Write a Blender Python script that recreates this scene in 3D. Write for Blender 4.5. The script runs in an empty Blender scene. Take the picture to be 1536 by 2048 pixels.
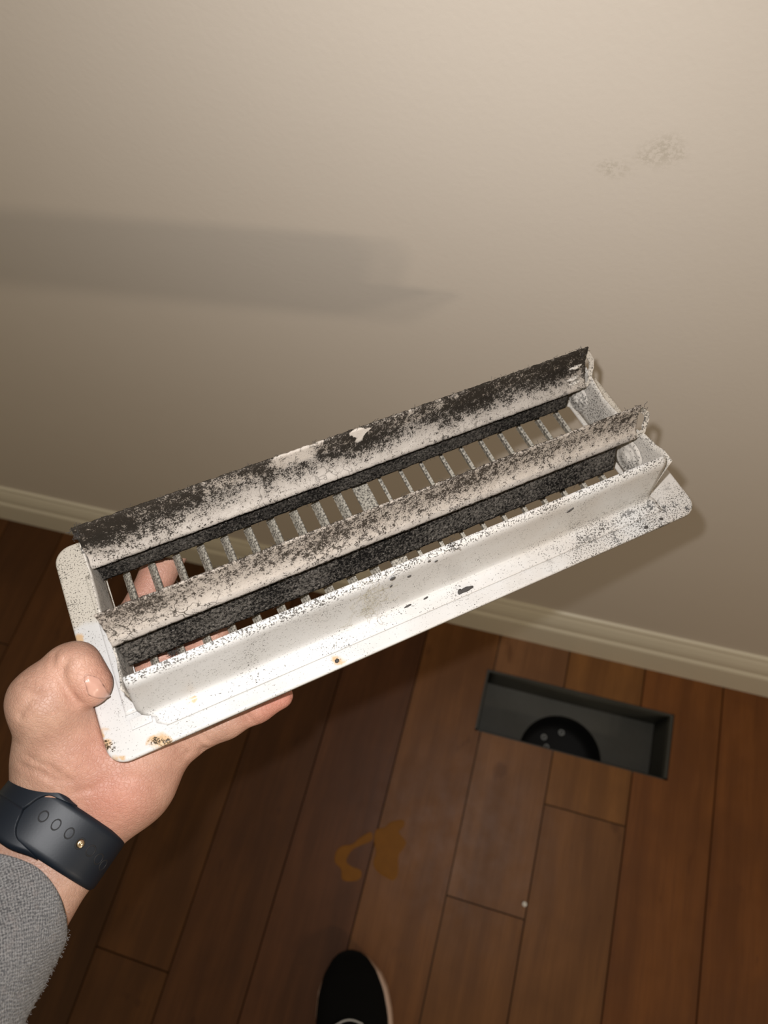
import bpy, bmesh, math, random
import numpy as np
from mathutils import Vector, Matrix, noise as mn

random.seed(7)
rng = np.random.default_rng(7)
S = bpy.context.scene
COL = S.collection

# ------------------------------------------------------------------ camera
F_PX, CX, CY = 1420.0, 768.0, 1024.0
CAM_H = 1.267993
CAM_R = np.array([[0.959289, 0.262851, -0.103316],      # right, down, forward in world axes
                  [0.197174, -0.885208, -0.421342],
                  [-0.202206, 0.383818, -0.900998]])
CAM_P = np.array([0, 0, CAM_H])
cam_d = bpy.data.cameras.new('camera')
cam = bpy.data.objects.new('camera', cam_d)
COL.objects.link(cam)
rx, dn, fw = CAM_R
cam.matrix_world = Matrix(((rx[0], -dn[0], -fw[0], 0), (rx[1], -dn[1], -fw[1], 0),
                           (rx[2], -dn[2], -fw[2], CAM_H), (0, 0, 0, 1)))
cam_d.sensor_width = 36.0
cam_d.sensor_fit = 'AUTO'
cam_d.lens = 36.0 * F_PX / 2048.0
cam_d.clip_start = 0.01
cam_d.dof.use_dof = True
cam_d.dof.focus_distance = 0.355
cam_d.dof.aperture_fstop = 10.0
S.camera = cam

# ------------------------------------------------------------------ light
world = bpy.data.worlds.new('room_light')
S.world = world
world.use_nodes = True
bg = world.node_tree.nodes['Background']
bg.inputs[0].default_value = (1.0, 0.84, 0.58, 1)
bg.inputs[1].default_value = 0.25


def cam2w(p):
    return CAM_R.T @ np.asarray(p, float) + CAM_P


def add_light(name, kind, loc, power, color, size):
    d = bpy.data.lights.new(name, kind)
    d.energy = power
    d.color = color
    d.shadow_soft_size = size
    o = bpy.data.objects.new(name, d)
    o.location = loc
    COL.objects.link(o)
    return o


# the phone's flash, beside its lens, and a lamp further back in the room on the right
fl_o = add_light('phone_flash', 'SPOT', cam2w((-0.017, -0.024, 0.0)), 8.6, (1.0, 0.985, 0.99), 0.004)
fl_o.rotation_euler = cam.matrix_world.to_euler()
fl_o.data.spot_size = math.radians(150)
fl_o.data.spot_blend = 1.0
add_light('room_lamp', 'POINT', (2.06, -1.24, 1.58), 34.0, (1.0, 0.84, 0.66), 0.07)
add_light('room_lamp', 'POINT', (2.50, -1.24, 1.58), 39.0, (1.0, 0.84, 0.66), 0.07)

S.view_settings.view_transform = 'Standard'
S.view_settings.look = 'None'
S.view_settings.exposure = 0.0
S.view_settings.gamma = 1.0
S.view_settings.use_curve_mapping = False

# ------------------------------------------------------------------ geometry of the place
WALL_Y = 0.3644                        # plaster face
BASE_Y = 0.3502                        # foot of the baseboard
HOLE = (-0.0236, 0.2944, 0.1769, 0.2849)   # x0 x1 y0 y1 of the opening in the floor
REG_R = np.array([[0.903112, -0.427240, 0.043062],      # register axes u v w in camera axes
                  [-0.350215, -0.790879, -0.501857],
                  [0.248470, 0.438152, -0.863878]])
REG_T = np.array([-0.123179, 0.115609, 0.319713])
RL, RW = 0.335, 0.1202                 # length and width of the register's face


def ray(px, py):
    return np.array([(px - CX) / F_PX, (py - CY) / F_PX, 1.0])


def at(px, py, z):
    """camera-axes point of the hand and arm"""
    return ray(px, py) * (z * 1.0758 + 0.003)


def reg2cam(p):
    return REG_R @ np.asarray(p, float) + REG_T


def on(px, py, ax, val):
    """point of the register's own frame on the plane axis=val"""
    d = REG_R.T @ ray(px, py)
    o = -REG_R.T @ REG_T
    return o + (val - o[ax]) / d[ax] * d


def onc(px, py, w):
    return reg2cam(on(px, py, 2, w))


def on_floor(px, py, z=0.0):
    v = CAM_R.T @ ray(px, py)
    return CAM_P + v * ((CAM_H - z) / -v[2])


# ------------------------------------------------------------------ helpers
def tag(o, label=None, cat=None, group=None, kind=None):
    if label: o['label'] = label
    if cat: o['category'] = cat
    if group: o['group'] = group
    if kind: o['kind'] = kind
    return o


def link(name, me, mat=None, parent=None, smooth=False):
    o = bpy.data.objects.new(name, me)
    COL.objects.link(o)
    if mat is not None:
        for m in (mat if isinstance(mat, (list, tuple)) else [mat]):
            me.materials.append(m)
    if parent is not None:
        o.parent = parent
    if smooth:
        me.polygons.foreach_set('use_smooth', [True] * len(me.polygons))
    return o


def mesh(name, verts, faces):
    me = bpy.data.meshes.new(name)
    me.from_pydata([tuple(map(float, v)) for v in verts], [], [tuple(map(int, q)) for q in faces])
    me.update()
    return me


def fix_normals(me):
    bm = bmesh.new(); bm.from_mesh(me)
    bmesh.ops.recalc_face_normals(bm, faces=bm.faces)
    bm.to_mesh(me); bm.free()
    return me


def empty(name, mat=None):
    o = bpy.data.objects.new(name, None)
    o.empty_display_size = 0.02
    COL.objects.link(o)
    if mat is not None:
        o.matrix_world = mat
    return o


def tube(points, radii, n=8, cap=True):
    """verts, faces of a tube along points"""
    P = [Vector(p) for p in points]
    vs, fs = [], []
    up = Vector((0.31, 0.17, 0.93))
    for i, p in enumerate(P):
        t = (P[min(i + 1, len(P) - 1)] - P[max(i - 1, 0)]).normalized()
        a = t.cross(up)
        if a.length < 1e-4: a = t.cross(Vector((1, 0, 0)))
        a.normalize(); b = t.cross(a)
        r = radii[i] if hasattr(radii, '__len__') else radii
        for k in range(n):
            th = 2 * math.pi * k / n
            vs.append(p + (a * math.cos(th) + b * math.sin(th)) * r)
    for i in range(len(P) - 1):
        for k in range(n):
            k2 = (k + 1) % n
            fs.append((i * n + k, i * n + k2, (i + 1) * n + k2, (i + 1) * n + k))
    if cap:
        fs.append(tuple(range(n - 1, -1, -1)))
        fs.append(tuple((len(P) - 1) * n + k for k in range(n)))
    return vs, fs


def box_mesh(name, x0, x1, y0, y1, z0, z1, bev=0.0):
    bm = bmesh.new()
    bmesh.ops.create_cube(bm, size=1)
    for v in bm.verts:
        v.co = Vector(((x0 + x1) / 2 + v.co.x * (x1 - x0), (y0 + y1) / 2 + v.co.y * (y1 - y0), (z0 + z1) / 2 + v.co.z * (z1 - z0)))
    if bev:
        bmesh.ops.bevel(bm, geom=list(bm.edges), offset=bev, segments=2, affect='EDGES', profile=0.6)
    me = bpy.data.meshes.new(name)
    bm.to_mesh(me); bm.free()
    return me


# ------------------------------------------------------------------ material nodes
class NT:
    def __init__(self, name):
        self.mat = bpy.data.materials.new(name)
        self.mat.use_nodes = True
        self.t = self.mat.node_tree
        self.bsdf = self.t.nodes['Principled BSDF']
        self._co = None

    def n(self, typ, **kw):
        nd = self.t.nodes.new(typ)
        for k, v in kw.items(): setattr(nd, k, v)
        return nd

    def put(self, sock, val):
        if isinstance(val, bpy.types.NodeSocket): self.t.links.new(val, sock)
        else:
            if hasattr(sock.default_value, '__len__') and not hasattr(val, '__len__'):
                val = (val,) * len(sock.default_value)
            if hasattr(sock.default_value, '__len__') and len(sock.default_value) == 4 and len(val) == 3:
                val = (*val, 1)
            sock.default_value = val

    def co(self):
        if self._co is None: self._co = self.n('ShaderNodeTexCoord').outputs['Object']
        return self._co

    def math(self, op, a, b=0.0, c=None, clamp=False):
        nd = self.n('ShaderNodeMath', operation=op, use_clamp=clamp)
        self.put(nd.inputs[0], a); self.put(nd.inputs[1], b)
        if c is not None: self.put(nd.inputs[2], c)
        return nd.outputs[0]

    def add(self, a, b): return self.math('ADD', a, b)
    def mul(self, a, b): return self.math('MULTIPLY', a, b)
    def sub(self, a, b): return self.math('SUBTRACT', a, b)
    def mx(self, a, b): return self.math('MAXIMUM', a, b)

    def xyz(self, v=None):
        nd = self.n('ShaderNodeSeparateXYZ')
        self.put(nd.inputs[0], v or self.co())
        return nd.outputs

    def scale(self, s, v=None, off=(0, 0, 0), rot=(0, 0, 0)):
        nd = self.n('ShaderNodeMapping')
        self.put(nd.inputs['Vector'], v or self.co())
        nd.inputs['Scale'].default_value = s if hasattr(s, '__len__') else (s, s, s)
        nd.inputs['Location'].default_value = off
        nd.inputs['Rotation'].default_value = rot
        return nd.outputs[0]

    def noise(self, sc, detail=3, rough=0.55, v=None, dist=0.0, color=False):
        nd = self.n('ShaderNodeTexNoise')
        self.put(nd.inputs['Vector'], v or self.co())
        nd.inputs['Scale'].default_value = sc
        nd.inputs['Detail'].default_value = detail
        nd.inputs['Roughness'].default_value = rough
        nd.inputs['Distortion'].default_value = dist
        return nd.outputs['Color' if color else 'Fac']

    def voro(self, sc, feature='F1', v=None, rnd=1.0):
        nd = self.n('ShaderNodeTexVoronoi', feature=feature)
        self.put(nd.inputs['Vector'], v or self.co())
        nd.inputs['Scale'].default_value = sc
        nd.inputs['Randomness'].default_value = rnd
        return nd.outputs['Distance']

    def step(self, x, lo, hi):
        """smooth ramp 0..1 from lo to hi (either order)"""
        nd = self.n('ShaderNodeMapRange', interpolation_type='SMOOTHSTEP')
        self.put(nd.inputs['Value'], x)
        self.put(nd.inputs['From Min'], lo); self.put(nd.inputs['From Max'], hi)
        return nd.outputs[0]

    def mix(self, f, a, b, blend='MIX'):
        nd = self.n('ShaderNodeMix', data_type='RGBA', blend_type=blend)
        self.put(nd.inputs[0], f); self.put(nd.inputs[6], a); self.put(nd.inputs[7], b)
        return nd.outputs[2]

    def blob(self, p, r0, r1, v=None):
        """1 inside r0 of p, 0 outside r1"""
        nd = self.n('ShaderNodeVectorMath', operation='DISTANCE')
        self.put(nd.inputs[0], v or self.co()); nd.inputs[1].default_value = tuple(map(float, p))
        return self.step(nd.outputs['Value'], r1, r0)

    def warp(self, amt, sc, v=None):
        c = self.noise(sc, 2, 0.5, v, color=True)
        s = self.n('ShaderNodeVectorMath', operation='MULTIPLY_ADD')
        self.put(s.inputs[0], c); s.inputs[1].default_value = (amt,) * 3
        a = self.n('ShaderNodeVectorMath', operation='SUBTRACT')
        self.put(a.inputs[0], v or self.co()); a.inputs[1].default_value = (amt / 2,) * 3
        self.put(s.inputs[2], a.outputs[0])
        return s.outputs[0]

    def bump(self, h, strength=0.3, dist=0.001):
        nd = self.n('ShaderNodeBump')
        nd.inputs['Strength'].default_value = strength
        nd.inputs['Distance'].default_value = dist
        self.put(nd.inputs['Height'], h)
        self.put(self.bsdf.inputs['Normal'], nd.outputs[0])

    def out(self, color=None, rough=None, **kw):
        if color is not None: self.put(self.bsdf.inputs['Base Color'], color)
        if rough is not None: self.put(self.bsdf.inputs['Roughness'], rough)
        for k, v in kw.items(): self.put(self.bsdf.inputs[k.replace('_', ' ')], v)
        return self.mat


def plain(name, color, rough=0.5, **kw):
    return NT(name).out(color, rough, **kw)


# wall: eggshell paint with a faint roller texture and two rubbed smudges
def mat_wall():
    t = NT('wall_paint')
    c = t.mix(t.noise(1.5, 3), (0.530, 0.472, 0.404), (0.565, 0.505, 0.435))
    wv = t.warp(0.03, 18)
    sm = None
    for px, py, r in ((1320, 312, 0.018), (1290, 318, 0.010), (1222, 344, 0.014), (1350, 318, 0.010)):
        v = CAM_R.T @ ray(px, py); p = CAM_P + v * (WALL_Y / v[1])
        m = t.blob(p, 0.0, r, wv)
        sm = m if sm is None else t.mx(sm, m)
    sm = t.mul(sm, t.step(t.noise(520, 3, 0.6), 0.40, 0.62))
    c = t.mix(t.mul(sm, 0.34), c, (0.22, 0.19, 0.12))
    t.bump(t.add(t.noise(260, 3, 0.5), t.mul(t.noise(9, 2), 2.0)), 0.10, 0.0012)
    return t.out(c, t.add(0.46, t.mul(t.noise(40, 2), 0.12)))


def mat_trim():
    t = NT('trim_paint')
    c = t.mix(t.noise(6, 4), (0.62, 0.57, 0.46), (0.70, 0.65, 0.53))
    t.bump(t.noise(120, 2), 0.05, 0.001)
    return t.out(c, 0.38)


def mat_plank():
    t = NT('varnished_wood')
    oi = t.n('ShaderNodeObjectInfo')
    cmb = t.n('ShaderNodeCombineXYZ')
    t.put(cmb.inputs[0], t.mul(oi.outputs['Random'], 7.0)); t.put(cmb.inputs[1], t.mul(oi.outputs['Random'], 31.0))
    ad = t.n('ShaderNodeVectorMath', operation='ADD')
    t.put(ad.inputs[0], t.co()); t.put(ad.inputs[1], cmb.outputs[0])
    v = ad.outputs[0]
    strand = t.noise(1.0, 3, 0.6, t.scale((34, 3.0, 10), t.warp(0.02, 6, v)))
    fine = t.noise(1.0, 4, 0.6, t.scale((420, 9, 30), v))
    knots = t.noise(1.0, 2, 0.5, t.scale((28, 14, 10), v))
    c = t.mix(t.step(strand, 0.30, 0.70), (0.76, 0.70, 0.64), (1.14, 1.10, 1.06))
    c = t.mix(t.mul(t.step(fine, 0.45, 0.75), 0.6), c, (0.66, 0.58, 0.48))
    c = t.mix(t.mul(t.step(t.noise(9, 3, 0.6, v), 0.42, 0.66), 0.35), c, (0.62, 0.56, 0.50))
    c = t.mix(t.mul(t.step(knots, 0.66, 0.74), 0.5), c, (0.45, 0.35, 0.25))
    c = t.mix(1.0, c, oi.outputs['Color'], 'MULTIPLY')
    c = t.mix(1.0, c, (0.90, 0.78, 0.52), 'MULTIPLY')
    t.bump(t.add(t.noise(1.0, 2, 0.5, t.scale((70, 5, 10), v)), t.mul(fine, 0.3)), 0.12, 0.001)
    return t.out(c, t.add(0.34, t.mul(t.noise(35, 3), 0.22)), **{'Specular_IOR_Level': 0.28})


# register: white enamel, specks of dust, rust at the chipped edges
def mat_enamel(name, dusty=0.0):
    t = NT(name)
    u, v, w = t.xyz()
    big = t.noise(22, 3, 0.6)
    c = t.mix(t.step(big, 0.35, 0.7), (0.565, 0.558, 0.545), (0.51, 0.50, 0.482))
    # warmer beige over the right-hand half
    c = t.mix(t.mul(t.step(u, 0.10, 0.26), t.mul(t.step(big, 0.25, 0.6), 0.55)), c, (0.50, 0.452, 0.40))
    # film of dust on the part of the flange no thumb has wiped
    wv = t.warp(0.012, 90)
    wu, wvv, ww = t.xyz(wv)
    film = t.mul(t.step(wvv, 0.069, 0.074), t.step(u, 0.045, 0.03))
    film = t.mx(film, t.mul(t.step(u, 0.30, 0.312), t.step(wvv, 0.03, 0.05)))
    c = t.mix(t.mul(film, 0.75), c, (0.47, 0.42, 0.34))
    # specks
    sp = t.noise(1250, 3, 0.62)
    dens = t.add(t.mul(t.step(t.noise(45, 2), 0.42, 0.66), 0.055), t.mul(film, 0.07))
    right = t.mul(t.step(u, 0.20, 0.31), t.step(wvv, 0.030, 0.008))
    right = t.mul(right, t.step(w, 0.02, 0.004))
    edge = t.step(w, 0.0385, 0.0415)
    dens = t.add(dens, t.mul(right, 0.115))
    dens = t.add(dens, t.add(t.mul(edge, 0.10), dusty))
    thr = t.sub(0.672, dens)
    m = t.step(sp, thr, t.add(thr, 0.035))
    c = t.mix(t.mul(m, 0.88), c, (0.030, 0.025, 0.019))
    # short fibres
    fb = t.noise(1.0, 2, 0.5, t.scale((340, 1500, 900), t.warp(0.01, 60), rot=(0, 0, 0.5)))
    c = t.mix(t.mul(t.step(fb, 0.735, 0.76), 0.6), c, (0.16, 0.14, 0.11))
    # dark patches at the right end of the strip
    pat = t.mul(t.step(t.add(t.mul(t.noise(170, 3, 0.6), 0.6), t.mul(t.noise(1100, 3, 0.7), 0.4)), 0.555, 0.585), right)
    c = t.mix(t.mul(pat, 0.85), c, (0.035, 0.035, 0.035))
    # rust
    rs = None
    for px, py, r in ((157, 1284, .0045), (163, 1305, .004), (222, 1523, .004), (208, 1465, .003), (236, 1520, .003),
                      (214, 1490, .004), (322, 1480, .0055), (305, 1482, .003), (672, 1322, .004), (383, 1404, .0025), (272, 1349, .002), (420, 1268, .003)):
        p = on(px, py, 2, 0.0)
        b = t.blob(p, 0.0, r * 1.5, wv)
        rs = b if rs is None else t.mx(rs, b)
    rn = t.add(t.mul(t.noise(900, 4, 0.7), 0.7), t.mul(t.noise(300, 3), 0.3))
    c = t.mix(t.mul(t.step(t.mul(rs, t.add(rn, 0.25)), 0.22, 0.62), 0.75), c, (0.50, 0.29, 0.10))
    dk = None
    for px, py, r in ((218, 1495, .004), (214, 1486, .003), (322, 1482, .004), (310, 1484, .003), (216, 1519, .002), (675, 1318, .0025)):
        p = on(px, py, 2, 0.0)
        b = t.blob(p, 0.0, r * 1.6, wv)
        dk = b if dk is None else t.mx(dk, b)
    c = t.mix(t.mul(t.step(t.add(t.mul(dk, 0.30), t.mul(t.sub(rn, 0.5), 1.6)), 0.22, 0.30), t.step(dk, 0.02, 0.2)), c, (0.05, 0.035, 0.02))
    t.bump(t.add(t.mul(m, 1.0), t.mul(big, 0.5)), 0.25, 0.0004)
    return t.out(c, t.add(0.30, t.mul(m, 0.5)), **{'Specular_IOR_Level': 0.4})


def mat_blade(name, cover, w_fold, w_top, bare=(), vplane=0.0, seed=0.0, dark=(0.030, 0.025, 0.020), light=(0.66, 0.60, 0.52), cracks=0.8, film=(.1, .08, .06, .8)):
    t = NT(name)
    u, v, w = t.xyz()
    off = t.scale(1.0, off=(seed, seed * 0.7, 0))
    up = t.step(w, w_fold + 0.0015, w_fold + (w_top - w_fold) * 0.62)     # dirt lies thickest away from the fold ridge
    low = t.sub(t.noise(30, 4, 0.6, off), 0.5)
    cov = t.add(t.add(cover[0], t.mul(up, cover[1])), t.mul(low, cover[2]))
    wv = t.warp(0.012, 150)
    b = None
    for px, py, r, k_, *vp in bare:
        p = on(px, py, 1, vp[0] if vp else vplane)
        k = t.mul(t.blob(p, r * 0.6, r * 1.25, wv), k_)
        b = k if b is None else t.mx(b, k)
    if b is not None:
        cov = t.sub(cov, b)
    cov = t.math('MINIMUM', t.mx(cov, 0.0), 1.0)
    sp = t.add(t.mul(t.noise(1350, 4, 0.7, off, dist=0.3), 0.6), t.mul(t.noise(380, 3, 0.6, off), 0.4))
    thr = t.add(0.5, t.mul(t.sub(0.5, cov), 0.25))
    m = t.step(sp, thr, t.add(thr, 0.08))
    c = t.mix(t.noise(60, 3), light, tuple(x * 0.86 for x in light))
    c = t.mix(t.mul(cov, film[3]), c, film[:3])
    c = t.mix(t.mul(m, 0.93), c, dark)
    cr = t.voro(95, 'DISTANCE_TO_EDGE', t.warp(0.016, 110, off))
    cm = t.mul(t.step(cr, 0.030, 0.012), t.step(t.noise(38, 2, 0.5, t.scale(1.0, off=(3 + seed, 1, 2))), 0.50, 0.60))
    c = t.mix(t.mul(cm, cracks), c, (0.035, 0.028, 0.02))
    t.bump(t.add(t.mul(m, 1.0), t.mul(sp, 1.2)), 0.55, 0.0006)
    return t.out(c, t.add(0.42, t.mul(m, 0.5)), **{'Specular_IOR_Level': t.sub(0.4, t.mul(m, 0.34))})


def mat_felt(name, lightness=1.0):
    t = NT(name)
    a = t.noise(760, 5, 0.72, dist=0.4)
    b = t.noise(30, 3, 0.6)
    c = t.mix(t.step(t.add(a, t.mul(b, 0.35)), 0.55, 0.86), (0.009, 0.008, 0.007), (0.22 * lightness, 0.195 * lightness, 0.165 * lightness))
    c = t.mix(t.step(t.noise(900, 2), 0.66, 0.72), c, (0.30, 0.27, 0.235))
    t.bump(t.add(a, t.mul(t.noise(1200, 2), 0.4)), 0.9, 0.0012)
    return t.out(c, 0.95, **{'Specular_IOR_Level': 0.05})


def mat_inner(name):
    t = NT(name)
    sp = t.noise(1000, 4, 0.68)
    low = t.noise(40, 3)
    thr = t.sub(0.60, t.mul(t.step(low, 0.3, 0.7), 0.13))
    m = t.step(sp, thr, t.add(thr, 0.08))
    c = t.mix(t.mul(m, 0.9), t.mix(low, (0.44, 0.40, 0.35), (0.56, 0.52, 0.46)), (0.04, 0.035, 0.03))
    t.bump(t.add(m, sp), 0.5, 0.0005)
    return t.out(c, 0.7)


def mat_louver(name):
    t = NT(name)
    sp = t.noise(820, 4, 0.7)
    m = t.step(sp, 0.42, 0.62)
    c = t.mix(t.mul(m, 0.88), (0.40, 0.365, 0.30), (0.022, 0.018, 0.014))
    t.bump(sp, 0.7, 0.0008)
    return t.out(c, 0.6)


# ------------------------------------------------------------------ the setting
M_WALL, M_TRIM, M_PLANK = mat_wall(), mat_trim(), mat_plank()
X0, X1, Y0 = -1.75, 1.75, -1.55

w_o = link('wall_back', box_mesh('wall_back', X0, X1, WALL_Y, WALL_Y + 0.10, -0.02, 2.40), M_WALL)
tag(w_o, 'beige painted wall behind the register with grey rubbed smudges', 'wall', kind='structure')

# baseboard: one moulded profile run along the wall
prof = [(0.0142, 0.0), (0.0142, 0.092), (0.0128, 0.097), (0.0104, 0.101), (0.0104, 0.108), (0.0118, 0.113), (0.0122, 0.120),
        (0.0110, 0.132), (0.0080, 0.146), (0.0052, 0.154), (0.0050, 0.160), (0.0036, 0.164), (0.0, 0.165)]
vs, fs = [], []
for x in (X0, X1):
    for d, z in prof: vs.append((x, WALL_Y - d, z))
    vs.append((x, WALL_Y, 0.0))
nP = len(prof) + 1
for k in range(nP):
    fs.append((k, (k + 1) % nP, nP + (k + 1) % nP, nP + k))
fs += [tuple(range(nP)), tuple(range(2 * nP - 1, nP - 1, -1))]
bb = link('baseboard_back', fix_normals(mesh('baseboard_back', vs, fs)), M_TRIM)
tag(bb, 'cream painted moulded baseboard along the foot of the wall', 'baseboard', kind='structure')

# subfloor with the duct opening, planks on top as its pieces
def cells_mesh(name, xs, ys, z0, z1, hole):
    """prism over the grid cells that do not lie in the hole"""
    xs = sorted(set(xs)); ys = sorted(set(ys))
    bm = bmesh.new()
    for i in range(len(xs) - 1):
        for j in range(len(ys) - 1):
            mx_, my_ = (xs[i] + xs[i + 1]) / 2, (ys[j] + ys[j + 1]) / 2
            if hole and hole[0] < mx_ < hole[1] and hole[2] < my_ < hole[3]: continue
            q = [bm.verts.new((x, y, z1)) for x, y in ((xs[i], ys[j]), (xs[i + 1], ys[j]), (xs[i + 1], ys[j + 1]), (xs[i], ys[j + 1]))]
            bm.faces.new(q)
    bmesh.ops.remove_doubles(bm, verts=bm.verts, dist=1e-6)
    ret = bmesh.ops.extrude_face_region(bm, geom=list(bm.faces))
    for g in ret['geom']:
        if isinstance(g, bmesh.types.BMVert): g.co.z = z0
    bmesh.ops.recalc_face_normals(bm, faces=bm.faces)
    me = bpy.data.meshes.new(name)
    bm.to_mesh(me); bm.free()
    return me


sub = link('floor', cells_mesh('floor', [X0, HOLE[0] - .004, HOLE[1] + .004, X1], [Y0, HOLE[2] - .004, HOLE[3] + .004, WALL_Y],
                               -0.034, -0.0142, (HOLE[0] - .004, HOLE[1] + .004, HOLE[2] - .004, HOLE[3] + .004)),
           plain('plywood_subfloor', (0.10, 0.055, 0.025), 0.8))
tag(sub, 'dark varnished hardwood plank floor below the wall', 'floor', kind='structure')

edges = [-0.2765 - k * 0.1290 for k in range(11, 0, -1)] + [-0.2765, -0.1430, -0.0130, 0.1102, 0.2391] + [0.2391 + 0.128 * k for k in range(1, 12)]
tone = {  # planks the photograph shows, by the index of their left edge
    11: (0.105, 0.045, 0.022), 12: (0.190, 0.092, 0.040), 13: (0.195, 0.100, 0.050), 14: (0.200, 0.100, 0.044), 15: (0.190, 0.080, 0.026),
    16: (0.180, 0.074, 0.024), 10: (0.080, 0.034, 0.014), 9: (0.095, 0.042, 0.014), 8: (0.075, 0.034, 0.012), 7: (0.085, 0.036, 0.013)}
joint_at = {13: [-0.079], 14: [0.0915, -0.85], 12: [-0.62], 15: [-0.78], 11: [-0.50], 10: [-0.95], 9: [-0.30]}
GAP = 0.0010
for i in range(len(edges) - 1):
    a, b = max(edges[i], X0) + GAP, min(edges[i + 1], X1) - GAP
    if b - a < 0.01: continue
    cuts = joint_at.get(i, [-1.5 + 0.9 * ((i * 0.618) % 1.0), -0.6 + 0.8 * ((i * 0.377) % 1.0)])
    ys = [Y0] + sorted(cuts) + [WALL_Y - 0.002]
    for j in range(len(ys) - 1):
        ya, yb = ys[j] + GAP, ys[j + 1] - GAP
        if yb - ya < 0.02: continue
        gx = [a, b] + [x for x in HOLE[:2] if a < x < b]
        gy = [ya, yb] + [y for y in HOLE[2:] if ya < y < yb]
        dz = rng.uniform(-0.0004, 0.0)
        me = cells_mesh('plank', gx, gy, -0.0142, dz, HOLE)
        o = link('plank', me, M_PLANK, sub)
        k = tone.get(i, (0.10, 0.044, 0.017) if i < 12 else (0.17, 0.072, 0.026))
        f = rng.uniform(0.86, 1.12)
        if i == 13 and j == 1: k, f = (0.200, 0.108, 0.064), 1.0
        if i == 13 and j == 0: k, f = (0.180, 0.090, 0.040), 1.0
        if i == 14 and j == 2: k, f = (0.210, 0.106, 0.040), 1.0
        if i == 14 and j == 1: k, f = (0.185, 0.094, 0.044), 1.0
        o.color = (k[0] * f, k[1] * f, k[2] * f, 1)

# ------------------------------------------------------------------ duct boot under the opening
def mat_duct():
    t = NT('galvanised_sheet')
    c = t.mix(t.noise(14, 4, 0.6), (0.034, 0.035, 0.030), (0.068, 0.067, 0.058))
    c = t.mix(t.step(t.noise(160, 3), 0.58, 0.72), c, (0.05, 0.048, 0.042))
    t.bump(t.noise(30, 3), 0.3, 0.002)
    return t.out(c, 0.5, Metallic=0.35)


M_DUCT = mat_duct()
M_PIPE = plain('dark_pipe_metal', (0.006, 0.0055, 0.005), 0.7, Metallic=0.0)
hx0, hx1, hy0, hy1 = HOLE[0] + .0045, HOLE[1] - .0065, HOLE[2] + .003, HOLE[3] - .0045
zt, zb = -0.0030, -0.066
pc, pr = (0.1275, 0.1780), 0.071
yn = 0.091
duct = empty('floor_duct', Matrix.Translation((pc[0], pc[1], 0)))
tag(duct, 'grey sheet metal duct boot sunk in the floor with a round pipe', 'duct')


def dlink(name, vs, fs, mat, smooth=False):
    vs = [(v[0] - pc[0], v[1] - pc[1], v[2]) for v in vs]
    return link(name, fix_normals(mesh(name, vs, fs)), mat, duct, smooth)


def sheet(name, quad_fn, nu, nv, mat, th=0.0008, nrm=(0, 0, 1)):
    vs, fs = [], []
    N = Vector(nrm)
    for s in (0, 1):
        for i in range(nu + 1):
            for j in range(nv + 1):
                vs.append(Vector(quad_fn(i / nu, j / nv)) + N * (th * s))
    K = (nu + 1) * (nv + 1)
    for s in (0, 1):
        for i in range(nu):
            for j in range(nv):
                q = [s * K + i * (nv + 1) + j, s * K + (i + 1) * (nv + 1) + j, s * K + (i + 1) * (nv + 1) + j + 1, s * K + i * (nv + 1) + j + 1]
                fs.append(q if s else q[::-1])
    for i in range(nu):
        for j in (0, nv):
            a, b_ = i * (nv + 1) + j, (i + 1) * (nv + 1) + j
            fs.append((a, b_, b_ + K, a + K))
    for j in range(nv):
        for i in (0, nu):
            a, b_ = i * (nv + 1) + j, i * (nv + 1) + j + 1
            fs.append((a, b_, b_ + K, a + K))
    return dlink(name, vs, fs, mat, True)


bow = lambda a: 0.006 * math.sin(math.pi * a)
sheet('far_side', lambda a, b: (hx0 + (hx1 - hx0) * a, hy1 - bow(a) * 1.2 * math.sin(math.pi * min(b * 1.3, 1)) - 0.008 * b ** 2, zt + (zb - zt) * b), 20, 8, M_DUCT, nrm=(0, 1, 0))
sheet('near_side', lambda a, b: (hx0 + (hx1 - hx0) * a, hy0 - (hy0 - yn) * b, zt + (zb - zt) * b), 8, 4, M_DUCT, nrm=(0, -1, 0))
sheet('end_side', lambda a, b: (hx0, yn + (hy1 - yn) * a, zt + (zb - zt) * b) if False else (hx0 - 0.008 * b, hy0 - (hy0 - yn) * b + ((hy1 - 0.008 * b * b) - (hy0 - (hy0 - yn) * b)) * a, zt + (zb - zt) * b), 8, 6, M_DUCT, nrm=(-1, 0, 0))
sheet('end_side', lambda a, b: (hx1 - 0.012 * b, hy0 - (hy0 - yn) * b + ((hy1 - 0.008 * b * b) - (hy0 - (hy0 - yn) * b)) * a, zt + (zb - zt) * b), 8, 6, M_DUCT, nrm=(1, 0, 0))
# bottom with the round hole: ring of quads from circle to rectangle
rect = (hx0 - .05, hx1 + .05, yn - 0.06, hy1 + 0.03)
vs, fs = [], []
n = 48
for k in range(n):
    th = 2 * math.pi * k / n
    c_, s_ = math.cos(th), math.sin(th)
    vs.append((pc[0] + pr * c_, pc[1] + pr * s_, zb - 0.0002))
    tx = abs((rect[1] if c_ > 0 else rect[0]) - pc[0]) / max(abs(c_), 1e-6)
    ty = abs((rect[3] if s_ > 0 else rect[2]) - pc[1]) / max(abs(s_), 1e-6)
    tt = max(min(tx, ty), pr * 1.02)
    vs.append((pc[0] + tt * c_, pc[1] + tt * s_, zb + 0.0060))
for k in range(n):
    k2 = (k + 1) % n
    fs.append((2 * k, 2 * k + 1, 2 * k2 + 1, 2 * k2))
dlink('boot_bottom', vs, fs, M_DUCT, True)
vs, fs = [], []
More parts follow.
